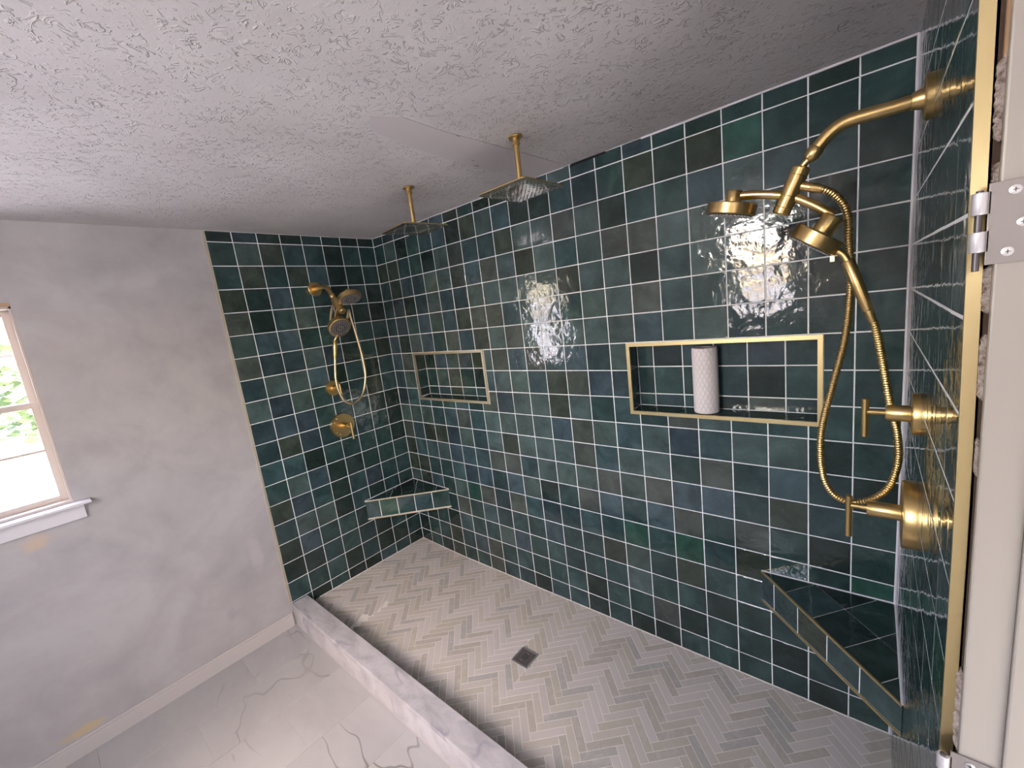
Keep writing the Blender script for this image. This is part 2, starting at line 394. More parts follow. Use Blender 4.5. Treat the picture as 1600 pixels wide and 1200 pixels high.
# ------------------------------------------------------------------ dimensions (pitches)
W = 21.917; ZC = -0.545; ZS = -18.80; ZF = -19.15; YE = -7.95; YR = -25.0
ZT = -18.05
def clamp(a): return max(0.0, min(1.0, a))
def XR(y, z):            # finished face of the right wall: hand built, so a touch out of plumb
    back = 21.93 - .05 * clamp(-z / 18.8); front = 21.93 + .05 * clamp((-z - 3) / 5.0)
    return back + (front - back) * clamp(-y / 7.95)
def zpan(x, y): return ZS + .13 * clamp((3.5 - x) / 3.5) + .16 * clamp((3.5 - x) / 3.5) * clamp(-y / 7.0)
NICH = [(2.02, 7.42, -9.62, -7.0), (14.575, 20.25, -9.60, -7.02)]
ND = .68
VX = [0.0] + [.9176 + i for i in range(0, 21)] + [W]
UY = [0.0] + [.952 + i for i in range(0, 7)] + [7.93]
HZ = [ZC] + [-float(i) for i in range(1, 19)] + [ZS - .03]

# ------------------------------------------------------------------ back wall
def rects_around(x0, x1, z0, z1, holes):
    xs = sorted({x0, x1, *[h[0] for h in holes], *[h[1] for h in holes]}); zs = sorted({z0, z1, *[h[2] for h in holes], *[h[3] for h in holes]})
    out = []
    for a, b in zip(xs, xs[1:]):
        for c, d in zip(zs, zs[1:]):
            if not any(h[0] <= a and b <= h[1] and h[2] <= c and d <= h[3] for h in holes): out.append((a, b, c, d))
    return out
wb = link('wall_back', boxes_mesh('wall_back', [(a, b, .009, .9, c, d) for a, b, c, d in rects_around(-1, 23, ZF - 1, ZC + .5, NICH)]), M_GROUT, kind='structure')
BACK = """NNTKBBOTKKKBGNTBTTTTKT
TGKTBBKOGBKKTNTOKOETTT
OOTTKGWBTOGGWGKTTBGBTK
TOBNGGWBWGOGTGWWGGTTKT
TNKNGBNGGGGGOGGKTGTNTT
NNTBGBOWWBGBTGGWTTGTKT
BKGBTWBWGWGGGGGBTGTTTT
BWGBTTNGWBWTBNGTTTTTTT
NGTWTBTBGGBOWNNTTTTTTT
NBTTTBTWNGGOGTBTWGTTTT
GGGTBWBGGGGBWGBGNBGGKT
WNOONGNGOGGGWBGGTWTBTK
OBBGBBBWWTGGGWGWBBTOTT
OOTTBNBTBGKTWBTBWTWTKT
GOBTGEWNWBNNBTETETOTTE
TTTTWTBTTTBTTOGTOTTTTT
TKTKBTTGBTTTTTGTTKTTET
KTTOTNWTTTTTKTTWKTTKTT
KTKOTTWTTKTTKTKKTTTTKT"""
BACK = BACK.split('\n')
LEFT = """KKTTKKNK
TTKTTOGT
TKKBOTOT
KTKTTBKO
KKKTGTKW
TTKTTBBG
OTKNGNNW
TKTKBGGN
TOTTTGNG
KKTTTNBN
KTTTTNON
KTTTTKBB
TTTKKBGT
TTNTKTNO
TTKTKGGT
KTTKTTBK
KTKTTTKK
TKKTKTTT
KTTKKTKT"""
LEFT = LEFT.split('\n')
def hole_cell(x0, x1, z0, z1, h):
    a, b, c, d = h
    ax, bx, cz, dz = max(x0, a), min(x1, b), max(z0, c), min(z1, d)
    if bx - ax < .03 or dz - cz < .03: return [(x0, z0), (x1, z0), (x1, z1), (x0, z1)]
    L, R, B, T = ax - x0 > .06, x1 - bx > .06, cz - z0 > .06, z1 - dz > .06
    if not (L or R or B or T): return None
    if (L + R + B + T) == 1:
        if L: return [(x0, z0), (ax, z0), (ax, z1), (x0, z1)]
        if R: return [(bx, z0), (x1, z0), (x1, z1), (bx, z1)]
        if B: return [(x0, z0), (x1, z0), (x1, cz), (x0, cz)]
        return [(x0, dz), (x1, dz), (x1, z1), (x0, z1)]
    if R and B: return [(x0, z0), (x1, z0), (x1, z1), (bx, z1), (bx, cz), (x0, cz)]
    if L and B: return [(x0, z0), (x1, z0), (x1, cz), (ax, cz), (ax, z1), (x0, z1)]
    return [(x0, z0), (x1, z0), (x1, z1), (x0, z1)]
def tri_mesh(me):
    bm = bmesh.new(); bm.from_mesh(me); bmesh.ops.triangulate(bm, faces=[f for f in bm.faces if len(f.verts) > 4]); bm.to_mesh(me); bm.free()
def cells(xs, table, side):
    out = []
    for r in range(19):
        for c in range(len(xs) - 1):
            out.append((r, c, xs[c], xs[c + 1], HZ[r + 1], HZ[r], table[r][c] if c < len(table[r]) else 'T'))
    return out
def rot_tile(vs, ang):    # every hand-set tile sits a hair out of true
    c = sum(vs, Vector()) / len(vs); R = Matrix.Rotation(random.gauss(0, ang), 3, 'X') @ Matrix.Rotation(random.gauss(0, ang), 3, 'Z')
    return [c + R @ (v - c) for v in vs]
std = {}
for vi in range(6):       # six shared full-size tiles
    vs, fs = tile_data([(-.5, -.5), (.5, -.5), (.5, .5), (-.5, .5)], lambda a, b, h: (a, -h, b - Z0), jit=.004)
    for key in PAL:
        me = mesh('wall_tile', vs, fs); me.materials.append(TILE[key]); std[(vi, key)] = me
def put_std(cx, cy, cz, key, rz, parent, tilt=.0035):
    o = bpy.data.objects.new('tile', std[(random.randrange(6), key)]); COL.objects.link(o)
    o.parent = parent; o.location = V(cx, cy, cz) - ORG[parent.name]
    o.rotation_euler = (random.gauss(0, tilt), random.gauss(0, .002), rz + random.gauss(0, tilt)) if rz == 0 else (random.gauss(0, .002), random.gauss(0, tilt), rz + random.gauss(0, tilt))
    return o
todo = []
for (r, c, x0, x1, z0, z1, key) in cells(VX, BACK, 'b'):
    poly = [(x0, z0), (x1, z0), (x1, z1), (x0, z1)]
    for h in NICH:
        if poly: poly = hole_cell(x0, x1, z0, z1, h) if not (x1 <= h[0] or x0 >= h[1] or z1 <= h[2] or z0 >= h[3]) else poly
    if not poly: continue
    pp = [project(a, 0, b) for a, b in poly]
    vis = parea(pp) if all(pp) and any(-30 < q[0] < 1630 and -30 < q[1] < 1230 for q in pp) else 0
    todo.append((vis, poly, key, abs(x1 - x0 - 1) < 1e-3 and abs(z1 - z0 - 1) < 1e-3 and len(poly) == 4 and abs(parea(poly) - 1) < 1e-3))
todo.sort(key=lambda t: -t[0])
to_back = lambda a, b, h: (a, -h, b)
jv, jf, jm = [], [], []
KEYS = list(PAL)
for i, (vis, poly, key, full) in enumerate(todo):
    if i < 296 and full:
        put_std(sum(p[0] for p in poly) / 4, 0, sum(p[1] for p in poly) / 4, key, 0, wb)
    else:
        vs, fs = tile_data(poly, to_back, jit=.004)
        if i < 296:
            me = mesh('wall_tile', rot_tile(vs, .002), fs); tri_mesh(me); link('tile', me, TILE[key], wb)
        else:
            b = len(jv); jv += rot_tile(vs, .0035); jf += [tuple(b + k for k in f) for f in fs]; jm += [KEYS.index(key)] * len(fs)
me = mesh('small_tiles', jv, jf)
for p_, mi in zip(me.polygons, jm): p_.material_index = mi
tri_mesh(me)
link('tile_field', me, [TILEJ[k] for k in KEYS], wb, kind='stuff')

# ------------------------------------------------------------------ niches
def niche(h, vj, hj, fj, keys):
    x0, x1, z0, z1 = h; t = .12
    n = link('niche', boxes_mesh('niche', [(x0, x1, ND + .009, ND + .12, z0, z1), (x0, x0 + .03, .03, ND + .03, z0, z1), (x1 - .03, x1, .03, ND + .03, z0, z1),
                                           (x0, x1, .03, ND + .03, z1 - .03, z1), (x0, x1, .03, ND + .03, z0, z0 + .03)]), M_GROUT, wb)
    zi0, zi1, xi0, xi1 = z0 + .13, z1 - .09, x0 + .09, x1 - .09
    xs = [xi0] + vj + [xi1]; zs = [zi0 + .04] + hj[::-1] + [zi1]; k = 0
    def put(poly, to3):
        nonlocal k
        vs, fs = tile_data(poly, to3, jit=.004); link('tile', mesh('niche_tile', rot_tile(vs, .003), fs), TILE[keys[k % len(keys)]], n); k += 1
    for a, b in zip(zs[::-1][1:], zs[::-1]):
        for c, d in zip(xs, xs[1:]): put([(c, a), (d, a), (d, b), (c, b)], lambda u, v, e: (u, ND - e, v))
    for c, d in zip(xs, xs[1:]):
        put([(c, .02), (d, .02), (d, ND), (c, ND)], lambda u, v, e: (u, v, zi0 - .02 + .09 * v + e))
        put([(c, .02), (d, .02), (d, ND), (c, ND)], lambda u, v, e: (u, v, zi1 + .0 - e))
    for a, b in zip(zs, zs[1:]):
        put([(.02, a), (ND, a), (ND, b), (.02, b)], lambda u, v, e: (xi0 + e, u, v))
        put([(.02, a), (ND, a), (ND, b), (.02, b)], lambda u, v, e: (xi1 - e, u, v))
    box('niche_trim', [(x0, x1, -.05, .02, z1 - t, z1), (x0, x1, -.05, .02, z0, z0 + t), (x0, x0 + t, -.05, .02, z0 + t, z1 - t), (x1 - t, x1, -.05, .02, z0 + t, z1 - t)], M_PALE if x0 < 10 else M_TRIM, n)
niche(NICH[0], [2.95, 3.92, 4.88, 5.9, 6.9], [-8.0, -9.0], None, 'KBGNOBTGWTKTTNOTB' + 'KTO')
niche(NICH[1], [15.26, 16.28, 17.29, 18.28, 19.29], [-7.98, -8.99], None, 'TKTTNTTTTTKTTNTKWTK')

# ------------------------------------------------------------------ left wall: tiled bay + plaster with window 1
WY0, WY1, WZ0, WZ1 = -18.6, -13.80, -10.1, -3.25
wl = link('wall_left', boxes_mesh('wall_left', [(-1.1, -.0, a, b, c, d) for a, b, c, d in rects_around(YR - 1, -7.98, ZF - 1, ZC + .5, [(WY0, WY1, WZ0, WZ1)])] + [(-1.1, -.03, -7.98, .9, ZF - 1, ZC + .5)]), M_WALL, kind='structure')
box('grout', (-.032, -.009, -7.95, .03, ZF, ZC), M_GROUT, wl)
for (r, c, y0, y1, z0, z1, key) in cells(UY, LEFT, 'l'):
    zb = z0
    if abs(y1 - y0 - 1) < 1e-3 and abs(z1 - z0 - 1) < 1e-3:
        put_std(0, -(y0 + y1) / 2, (z0 + z1) / 2, key, math.pi / 2, wl)
    else:
        if r == 18: zb = ZS + .1
        vs, fs = tile_data([(y0, zb), (y1, zb), (y1, z1), (y0, z1)], lambda a, b, h: (h, -a, b), jit=.004)
        link('tile', mesh('wall_tile', rot_tile(vs, .002), fs), TILE[key], wl)
box('edge_trim', (-.02, .03, -8.02, -7.945, ZT, ZC), M_PALE, wl)

# ------------------------------------------------------------------ right wall
def patch_mesh(y0, y1, z0, z1, dx0, dx1, ny=8, nz=10):
    vs = []; fs = []
    for k, dx in enumerate((dx0, dx1)):
        for i in range(ny + 1):
            for j in range(nz + 1):
                y = y0 + (y1 - y0) * i / ny; z = z0 + (z1 - z0) * j / nz; vs.append(V(XR(y, z) + dx, y, z))
    s = (ny + 1) * (nz + 1); g = lambda k, i, j: k * s + i * (nz + 1) + j
    for i in range(ny):
        for j in range(nz):
            for k in (0, 1): fs.append((g(k, i, j), g(k, i + 1, j), g(k, i + 1, j + 1), g(k, i, j + 1)))
    for i in range(ny):
        for j in (0, nz): fs.append((g(0, i, j), g(0, i + 1, j), g(1, i + 1, j), g(1, i, j)))
    for j in range(nz):
        for i in (0, ny): fs.append((g(0, i, j), g(0, i, j + 1), g(1, i, j + 1), g(1, i, j)))
    return mesh('wall_right', vs, fs)
wr = link('wall_right', patch_mesh(.5, -7.93, ZF - .5, ZC + .3, .0045, .12), M_GROUT, kind='structure')
rk = random.Random(5)
for r in range(19):
    for c in range(8):
        y0, y1, z0, z1 = UY[c], UY[c + 1], HZ[r + 1], HZ[r]
        vs, fs = tile_data([(y0, z0), (y1, z0), (y1, z1), (y0, z1)], lambda a, b, h: (XR(-a, b) - h, -a, b), gap=.02, ch=.006, jit=.004)
        link('tile', mesh('wall_tile', rot_tile(vs, .0010), fs), TILE[rk.choice('TTTTKKTNGTKE')], wr)
def strip(name, y0, y1, dx0, dx1, z0, z1, mtl, parent, n=14, kind=None):
    vs = []; fs = []
    for j in range(n + 1):
        z = z0 + (z1 - z0) * j / n; X = XR(YE, z)
        vs += [V(X + dx0, y0, z), V(X + dx1, y0, z), V(X + dx1, y1, z), V(X + dx0, y1, z)]
    for j in range(n):
        for k in range(4): fs.append((j * 4 + k, j * 4 + (k + 1) % 4, j * 4 + 4 + (k + 1) % 4, j * 4 + 4 + k))
    fs += [(3, 2, 1, 0), (n * 4, n * 4 + 1, n * 4 + 2, n * 4 + 3)]
    return link(name, mesh(name, vs, fs), mtl, parent, kind=kind)
strip('edge_trim', -7.925, -7.985, -.012, .095, ZF, ZC, M_TRIM, wr)
# caulk beads in the two back corners and at the ceiling
def bead(name, pts, r, mtl, parent): return tube(name, pts, r, mtl, parent, seg=8, n=3)
bead('caulk_bead', [(XR(0, z) - .02 + random.uniform(-.006, .006), -.02, z) for z in [ZC - .02] + [-1.5 * i for i in range(1, 13)] + [ZS + .02]], .036, M_CAULK, wr)
bead('caulk_bead', [(x, -.01, ZC - .012 + random.uniform(-.01, .01)) for x in [.1 + i * 1.05 for i in range(13)]] , .022, M_CAULK, wb)
bead('caulk_bead', [(x, -.01, ZC - .012 + random.uniform(-.012, .006)) for x in [15.6 + i * .9 for i in range(8)]], .034, M_CAULK, wb)

# ------------------------------------------------------------------ rest of the room shell
box('wall_rear', [(a, b, YR - 1, YR, c, d) for a, b, c, d in rects_around(-1, 23, ZF - 1, ZC + .5, [(12.6, 16.2, -8.1, -2.1)])], M_WHITE, kind='structure')
box('wall_door_side', [*[(22.09, 23.1, a, b, c, d) for a, b, c, d in rects_around(-26.0, -14.75, ZF - 1, ZC + .5, [(-20.8, -18.2, -9.0, -3.0)])], (22.09, 23.1, -14.75, -8.14, -2.35, ZC + .5), (22.2, 23.1, -8.02, .9, ZF - 1, ZC + .5), (22.36, 23.1, -8.1, -8.02, ZF - 1, ZC + .5)], M_WHITE, kind='structure')
box('wall_hall', [(31, 31.5, -15.6, -5, ZF, ZC + .5), (23.1, 31, -5, -4.5, ZF, ZC + .5), (23.1, 31, -15.6, -15.2, ZF, ZC + .5)], M_WHITE, kind='structure')
ceil = box('ceiling', [(-1, 23.1, YR - 1, .9, ZC, ZC + .5), (23.1, 31.5, -15.6, .9, ZC, ZC + .5)], M_CEIL, kind='structure')
def flat_poly(name, pts, z, th, mtl, parent):
    n = len(pts); vs = [V(a, b, z) for a, b in pts] + [V(a, b, z - th) for a, b in pts]
    fs = [tuple(range(n)), tuple(range(2 * n - 1, n - 1, -1))] + [(i, (i + 1) % n, n + (i + 1) % n, n + i) for i in range(n)]
    return link(name, mesh(name, vs, fs), mtl, parent)
flat_poly('plaster_patch', [(12.3, -7.6), (12.66, -7.0), (12.6, -5.6), (12.68, -4.4), (12.72, -3.2), (12.8, -2.0), (12.82, -1.0), (12.9, -.05), (11.3, -.05), (11.2, -1.5), (11.1, -2.6), (11.22, -4.2), (11.3, -5.4), (11.42, -6.2), (11.7, -7.2)], ZC, .012, M_PATCH, ceil)
box('gap', (13.0, 14.35, -.022, .04, ZC - .075, ZC - .004), M_BLACK, ceil)
for (x, y, l, a) in [(12.62, -5.2, .16, .4), (11.2, -3.1, .2, .1), (11.5, -3.5, .12, .3), (12.7, -4.1, .1, 1.2), (12.9, -1.4, .12, .2)]:
    flat_poly('chip', [(x, y), (x + l * math.cos(a + 1.2), y + l * math.sin(a + 1.2)), (x + l * .8 * math.cos(a + 1.5), y + l * 1.1 * math.sin(a + 1.5))], ZC - .012, .004, M_DKSTEEL, ceil)

# bathroom floor: 300 x 600 porcelain set half-bond, each a part
fl = box('floor', (-1, 23.1, YR - 1, .9, ZF - .6, ZF - .012), M_FGROUT, kind='structure')
FX = [-.06, 2.2, 4.56, 6.9, 9.25, 11.6, 13.95, 16.3, 18.65, 21.0, 22.6]
for i, (a, b) in enumerate(zip(FX, FX[1:])):
    ends = [-8.0] + ([-10.43, -15.12, -19.8, -24.5] if i % 2 == 0 else [-12.57, -17.3, -22.0]) + [YR]
    for y1, y0 in zip(ends, ends[1:]):
        vs, fs = tile_data([(a, y0), (b, y0), (b, y1), (a, y1)], lambda u, v, h: (u, v, ZF + h), gap=.009, ch=.005, th=.02)
        link('tile', mesh('floor_tile', vs, fs), M_FLOOR, fl)
box('floor_hall', (23.1, 31, -15.6, -5, ZF - .6, ZF), M_FLOOR, kind='structure')

# shower floor: herringbone limestone strips
sf_v = []; sf_f = []
NX, NY = 12, 6
for i in range(NX + 1):
    for j in range(NY + 1):
        x = W * i / NX if i < 3 else W * i / NX; y = -7.2 * j / NY; sf_v.append(V(x, y, zpan(x, y) - .008))
for i in range(NX):
    for j in range(NY): sf_f.append((i * (NY + 1) + j, (i + 1) * (NY + 1) + j, (i + 1) * (NY + 1) + j + 1, i * (NY + 1) + j + 1))
nb = len(sf_v); sf_v += [V(0, 0, ZS - .5), V(W, 0, ZS - .5), V(W, -7.2, ZS - .5), V(0, -7.2, ZS - .5)]; sf_f.append((nb + 3, nb + 2, nb + 1, nb))
sf = link('floor_shower', mesh('shower_floor', sf_v, sf_f), M_MGROUT, kind='structure')
LU, WU = 1.155, .262; U0, V0 = 10.34, 15.09; q2 = 2 ** .5
DR = (10.72, 11.50, -4.08, -3.30)       # drain square
pieces = []
def uv2xy(u, v): return ((u + v) / q2, (u - v) / q2)
for kk_ in range(-90, 110):
    for mm_ in range(-16, 16):
        bu = U0 + kk_ * WU + mm_ * (-LU + WU); bv = V0 - kk_ * WU + mm_ * (-LU - WU)
        for (a, b, c, d) in ((bu, bu + LU, bv, bv + WU), (bu, bu + WU, bv - LU, bv)):
            poly = [uv2xy(a, c), uv2xy(b, c), uv2xy(b, d), uv2xy(a, d)]
            for (pa, pb, pc) in ((-1, 0, 0.0), (1, 0, W - .02), (0, 1, -.01), (0, -1, 7.2)):
                poly = clip(poly, pa, pb, pc)
                if len(poly) < 3: break
            if len(poly) < 3 or parea(poly) < .012: continue
            x0, x1, y0, y1 = DR
            cands = [poly]
            ov = poly
            for pl4 in ((-1, 0, -x0), (1, 0, x1), (0, 1, y1), (0, -1, -y0)):
                ov = clip(ov, *pl4) if len(ov) >= 3 else []
            if len(ov) >= 3 and parea(ov) > .004:
                cands = [clip(poly, 1, 0, x0), clip(poly, -1, 0, -x1), clip(clip(clip(poly, -1, 0, -x0), 1, 0, x1), 0, 1, y0), clip(clip(clip(poly, -1, 0, -x0), 1, 0, x1), 0, -1, -y1)]
            for q in cands:
                if len(q) >= 3 and parea(q) > .012: pieces.append(q)
def visarea(q):
    pp = [project(a, b, ZS) for a, b in q]
    if not all(pp) or not any(0 < s[0] < 1600 and 0 < s[1] < 1200 for s in pp): return 0
    return parea(pp)
pieces.sort(key=lambda q: -visarea(q))
to_pan = lambda a, b, h: (a, b, zpan(a, b) + h)
jv, jf = [], []
for i, q in enumerate(pieces):
    q = inset(ccw(q), 0)
    vs, fs = tile_data(q, to_pan, th=.02, gap=.0105, ch=.003)
    if i < 298: link('mosaic_strip', mesh('mosaic_strip', vs, fs), M_MOS, sf)
    else:
        b = len(jv); jv += vs; jf += [tuple(b + k for k in f) for f in fs]
me = mesh('mosaic', jv, jf); link('mosaic_field', me, M_MOSJ, sf, kind='stuff')
bead('caulk_bead', [(x, -.015, zpan(x, 0) + .004) for x in [.05 + i * .91 for i in range(25)] if x < W], .02, M_MGROUT, sf)
bead('caulk_bead', [(.015, y, zpan(0, y) + .004) for y in [-.05 - i * .6 for i in range(12)]], .02, M_MGROUT, sf)

# kerb
kb = link('trim_1', boxes_mesh('kerb_body', [(0, 22.0, -7.95, -7.25, ZF - .3, ZT - .16)]), M_CURB, kind='structure')
kb.name = 'trim_1'
box('kerb_slab', (0, 22.0, -7.99, -7.19, ZT - .17, ZT), M_CURB, kb, bevel=.02)
# skirting
box('baseboard_left', [(0, .07, YR, -8.03, ZF, -18.56), (0, .045, YR, -8.03, -18.56, -18.46)], M_SKIRT, kind='structure', bevel=.012)

# ------------------------------------------------------------------ window 1 (left wall)
def make_window(name, T3, w, z0, z1, zr, bars):
    """T3(a, d, z): a along the wall 0..w, d depth outwards"""
    def bx(nm, lst, mtl, parent, bevel=0.0):
        out = []
        for a0, a1, d0, d1, c0, c1 in lst:
            p, q = T3(a0, d0, c0), T3(a1, d1, c1); out.append((p[0], q[0], p[1], q[1], p[2], q[2]))
        return box(nm, out, mtl, parent, bevel)
    w1 = bx(name, [(0, .07, 0, 1.0, z0, z1), (w - .07, w, 0, 1.0, z0, z1), (0, w, 0, 1.0, z1 - .1, z1), (0, w, 0.02, 1.0, z0, z0 + .09)], M_SASH, None, .01); w1['kind'] = 'structure'
    t = .20
    for nm, lo, hi, dd in (('upper_sash', zr - .02, z1 - .1, .55), ('lower_sash', z0 + .09, zr + .17, .35)):
        s = bx(nm, [(.07, .07 + t, dd, dd + .16, lo, hi), (w - .07 - t, w - .07, dd, dd + .16, lo, hi), (.07 + t, w - .07 - t, dd, dd + .16, lo, lo + t), (.07 + t, w - .07 - t, dd, dd + .16, hi - t, hi)], M_SASH, w1, .012)
        for zb in bars:
            if lo < zb < hi: bx('glazing_bar', [(.07 + t, w - .07 - t, dd + .05, dd + .11, zb - .045, zb + .045)], M_CHROME if nm == 'upper_sash' else M_SASH, s)
        bx('pane', [(.07 + t, w - .07 - t, dd + .07, dd + .085, lo + t, hi - t)], M_GLASS, s)
    bx('sash_lock', [(w / 2 - .25, w / 2 + .25, .24, .36, zr + .1, zr + .24)], M_SASH, w1)
    bx('stool', [(-.42, w + .42, -.42, .36, z0 - .09, z0 + .0)], M_SILL, w1, .02)
    bx('apron', [(-.22, w + .22, -.12, -.001, z0 - .62, z0 - .10)], M_SILL, w1, .02)
    return w1
make_window('window_1', lambda a, d, z: (-d, WY1 - a, z), WY1 - WY0, WZ0, WZ1, -6.62, [-4.82, -8.15])
box('window_head', (-.3, .02, WY0, WY1 - .02, WZ1 - .02, WZ1 + .1), M_WOOD, bpy.data.objects['window_1'])
make_window('fill_window', lambda a, d, z: (22.09 + d, -20.8 + a, z), 2.6, -9.0, -3.0, -6.0, [])  # unseen window added behind the camera to bring in fill light
make_window('window_2', lambda a, d, z: (12.6 + a, YR - d, z), 3.6, -8.1, -2.1, -5.1, [])

# ------------------------------------------------------------------ doorway: jamb, gap, hinges
box('trim_2', [(22.10, 22.42, -8.13, -8.04, ZF, -2.35), (22.42, 23.1, -8.17, -8.04, ZF, -2.35)], M_JAMB, kind='structure', bevel=.018)
box('trim_3', [(22.10, 23.1, -14.74, -14.66, ZF, -2.35)], M_JAMB, kind='structure', bevel=.012)
box('gap', (22.0, 22.2, -7.93, -7.85, ZF, ZC), mat('dark_board_edge', (.075, .045, .032), .9), wr)
box('shim', (22.085, 22.105, -8.02, -7.95, -3.75, -2.3), M_WOOD, wr)
def lump(z0, z1, seed, w=.04):
    rr = random.Random(seed); n = 26; vs = []; fs = []
    for j in range(n + 1):
        z = z0 + (z1 - z0) * j / n; X = XR(YE, z) + .1; wd_ = w * rr.uniform(.85, 1.25)
        e = min(1, min(j, n - j) / 2 + .15)
        vs += [V(22.102, -7.95, z), V(22.102, -8.03, z), V(22.102 - wd_ * e, -7.975 - rr.uniform(0, .012), z), V(22.102 - wd_ * e, -7.94, z)]
    for j in range(n):
        for k in range(4): fs.append((j * 4 + k, j * 4 + (k + 1) % 4, j * 4 + 4 + (k + 1) % 4, j * 4 + 4 + k))
    fs += [(3, 2, 1, 0), (n * 4, n * 4 + 1, n * 4 + 2, n * 4 + 3)]
    link('torn_plaster', mesh('torn_plaster', vs, fs), M_TORN, wr)
for i, (a, b, w_) in enumerate([(-3.72, -4.42, .045), (-4.6, -4.8, .03), (-5.5, -5.95, .045), (-6.15, -6.8, .035), (-7.2, -7.6, .02), (-9.9, -10.95, .04)]): lump(a, b, i, w_)
def hinge(zt, label, full):
    h = empty('door_hinge', V(22.02, -8.13, zt - .7), label, 'hinge', 'butt hinges left on the door frame')
    z1, z0 = zt, zt - .71
    lf = box('leaf', (22.035, 22.40, -8.15, -8.132, z0, z1), M_ZINC, h, bevel=.006)
    for x, z in ((22.19, z1 - .09), (22.25, z1 - .37), (22.17, z0 + .10)):
        s = lathe('screw', (x, -8.149, z), (x, -9.0, z), [(0, .042), (.006, .040), (.012, .020)], M_CHROME, h, 20)
        box('slot', [(x - .018, x + .018, -8.164, -8.160, z - .004, z + .004), (x - .004, x + .004, -8.164, -8.160, z - .018, z + .018)], M_DKSTEEL, h)
    kx, ky = 21.978, -8.16
    for a, b in ((z1 - .07, z1 - .26), (z1 - .41, z1 - .59)):
        lathe('knuckle', (kx, ky, b), (kx, ky, a), [(0, .048), (.006, .052), (a - b - .006, .052), (a - b, .046)], M_SILL if not full else M_ZINC_L, h, 20)
        box('knuckle_strap', (kx, 22.05, -8.15, -8.135, b, a), M_ZINC, h)
    cyl('pin', (kx, ky + .0, z0 - .05), (kx, ky, z1 - .05), .026, M_DKSTEEL, h, 14)
M_ZINC_L = mat('bright_zinc', (.62, .60, .64), .38, .55)
hinge(-4.78, 'upper steel hinge leaf with screws on the cream door jamb at right', True)
hinge(-10.88, 'lower hinge on the cream door jamb, cut off by the bottom edge', True)

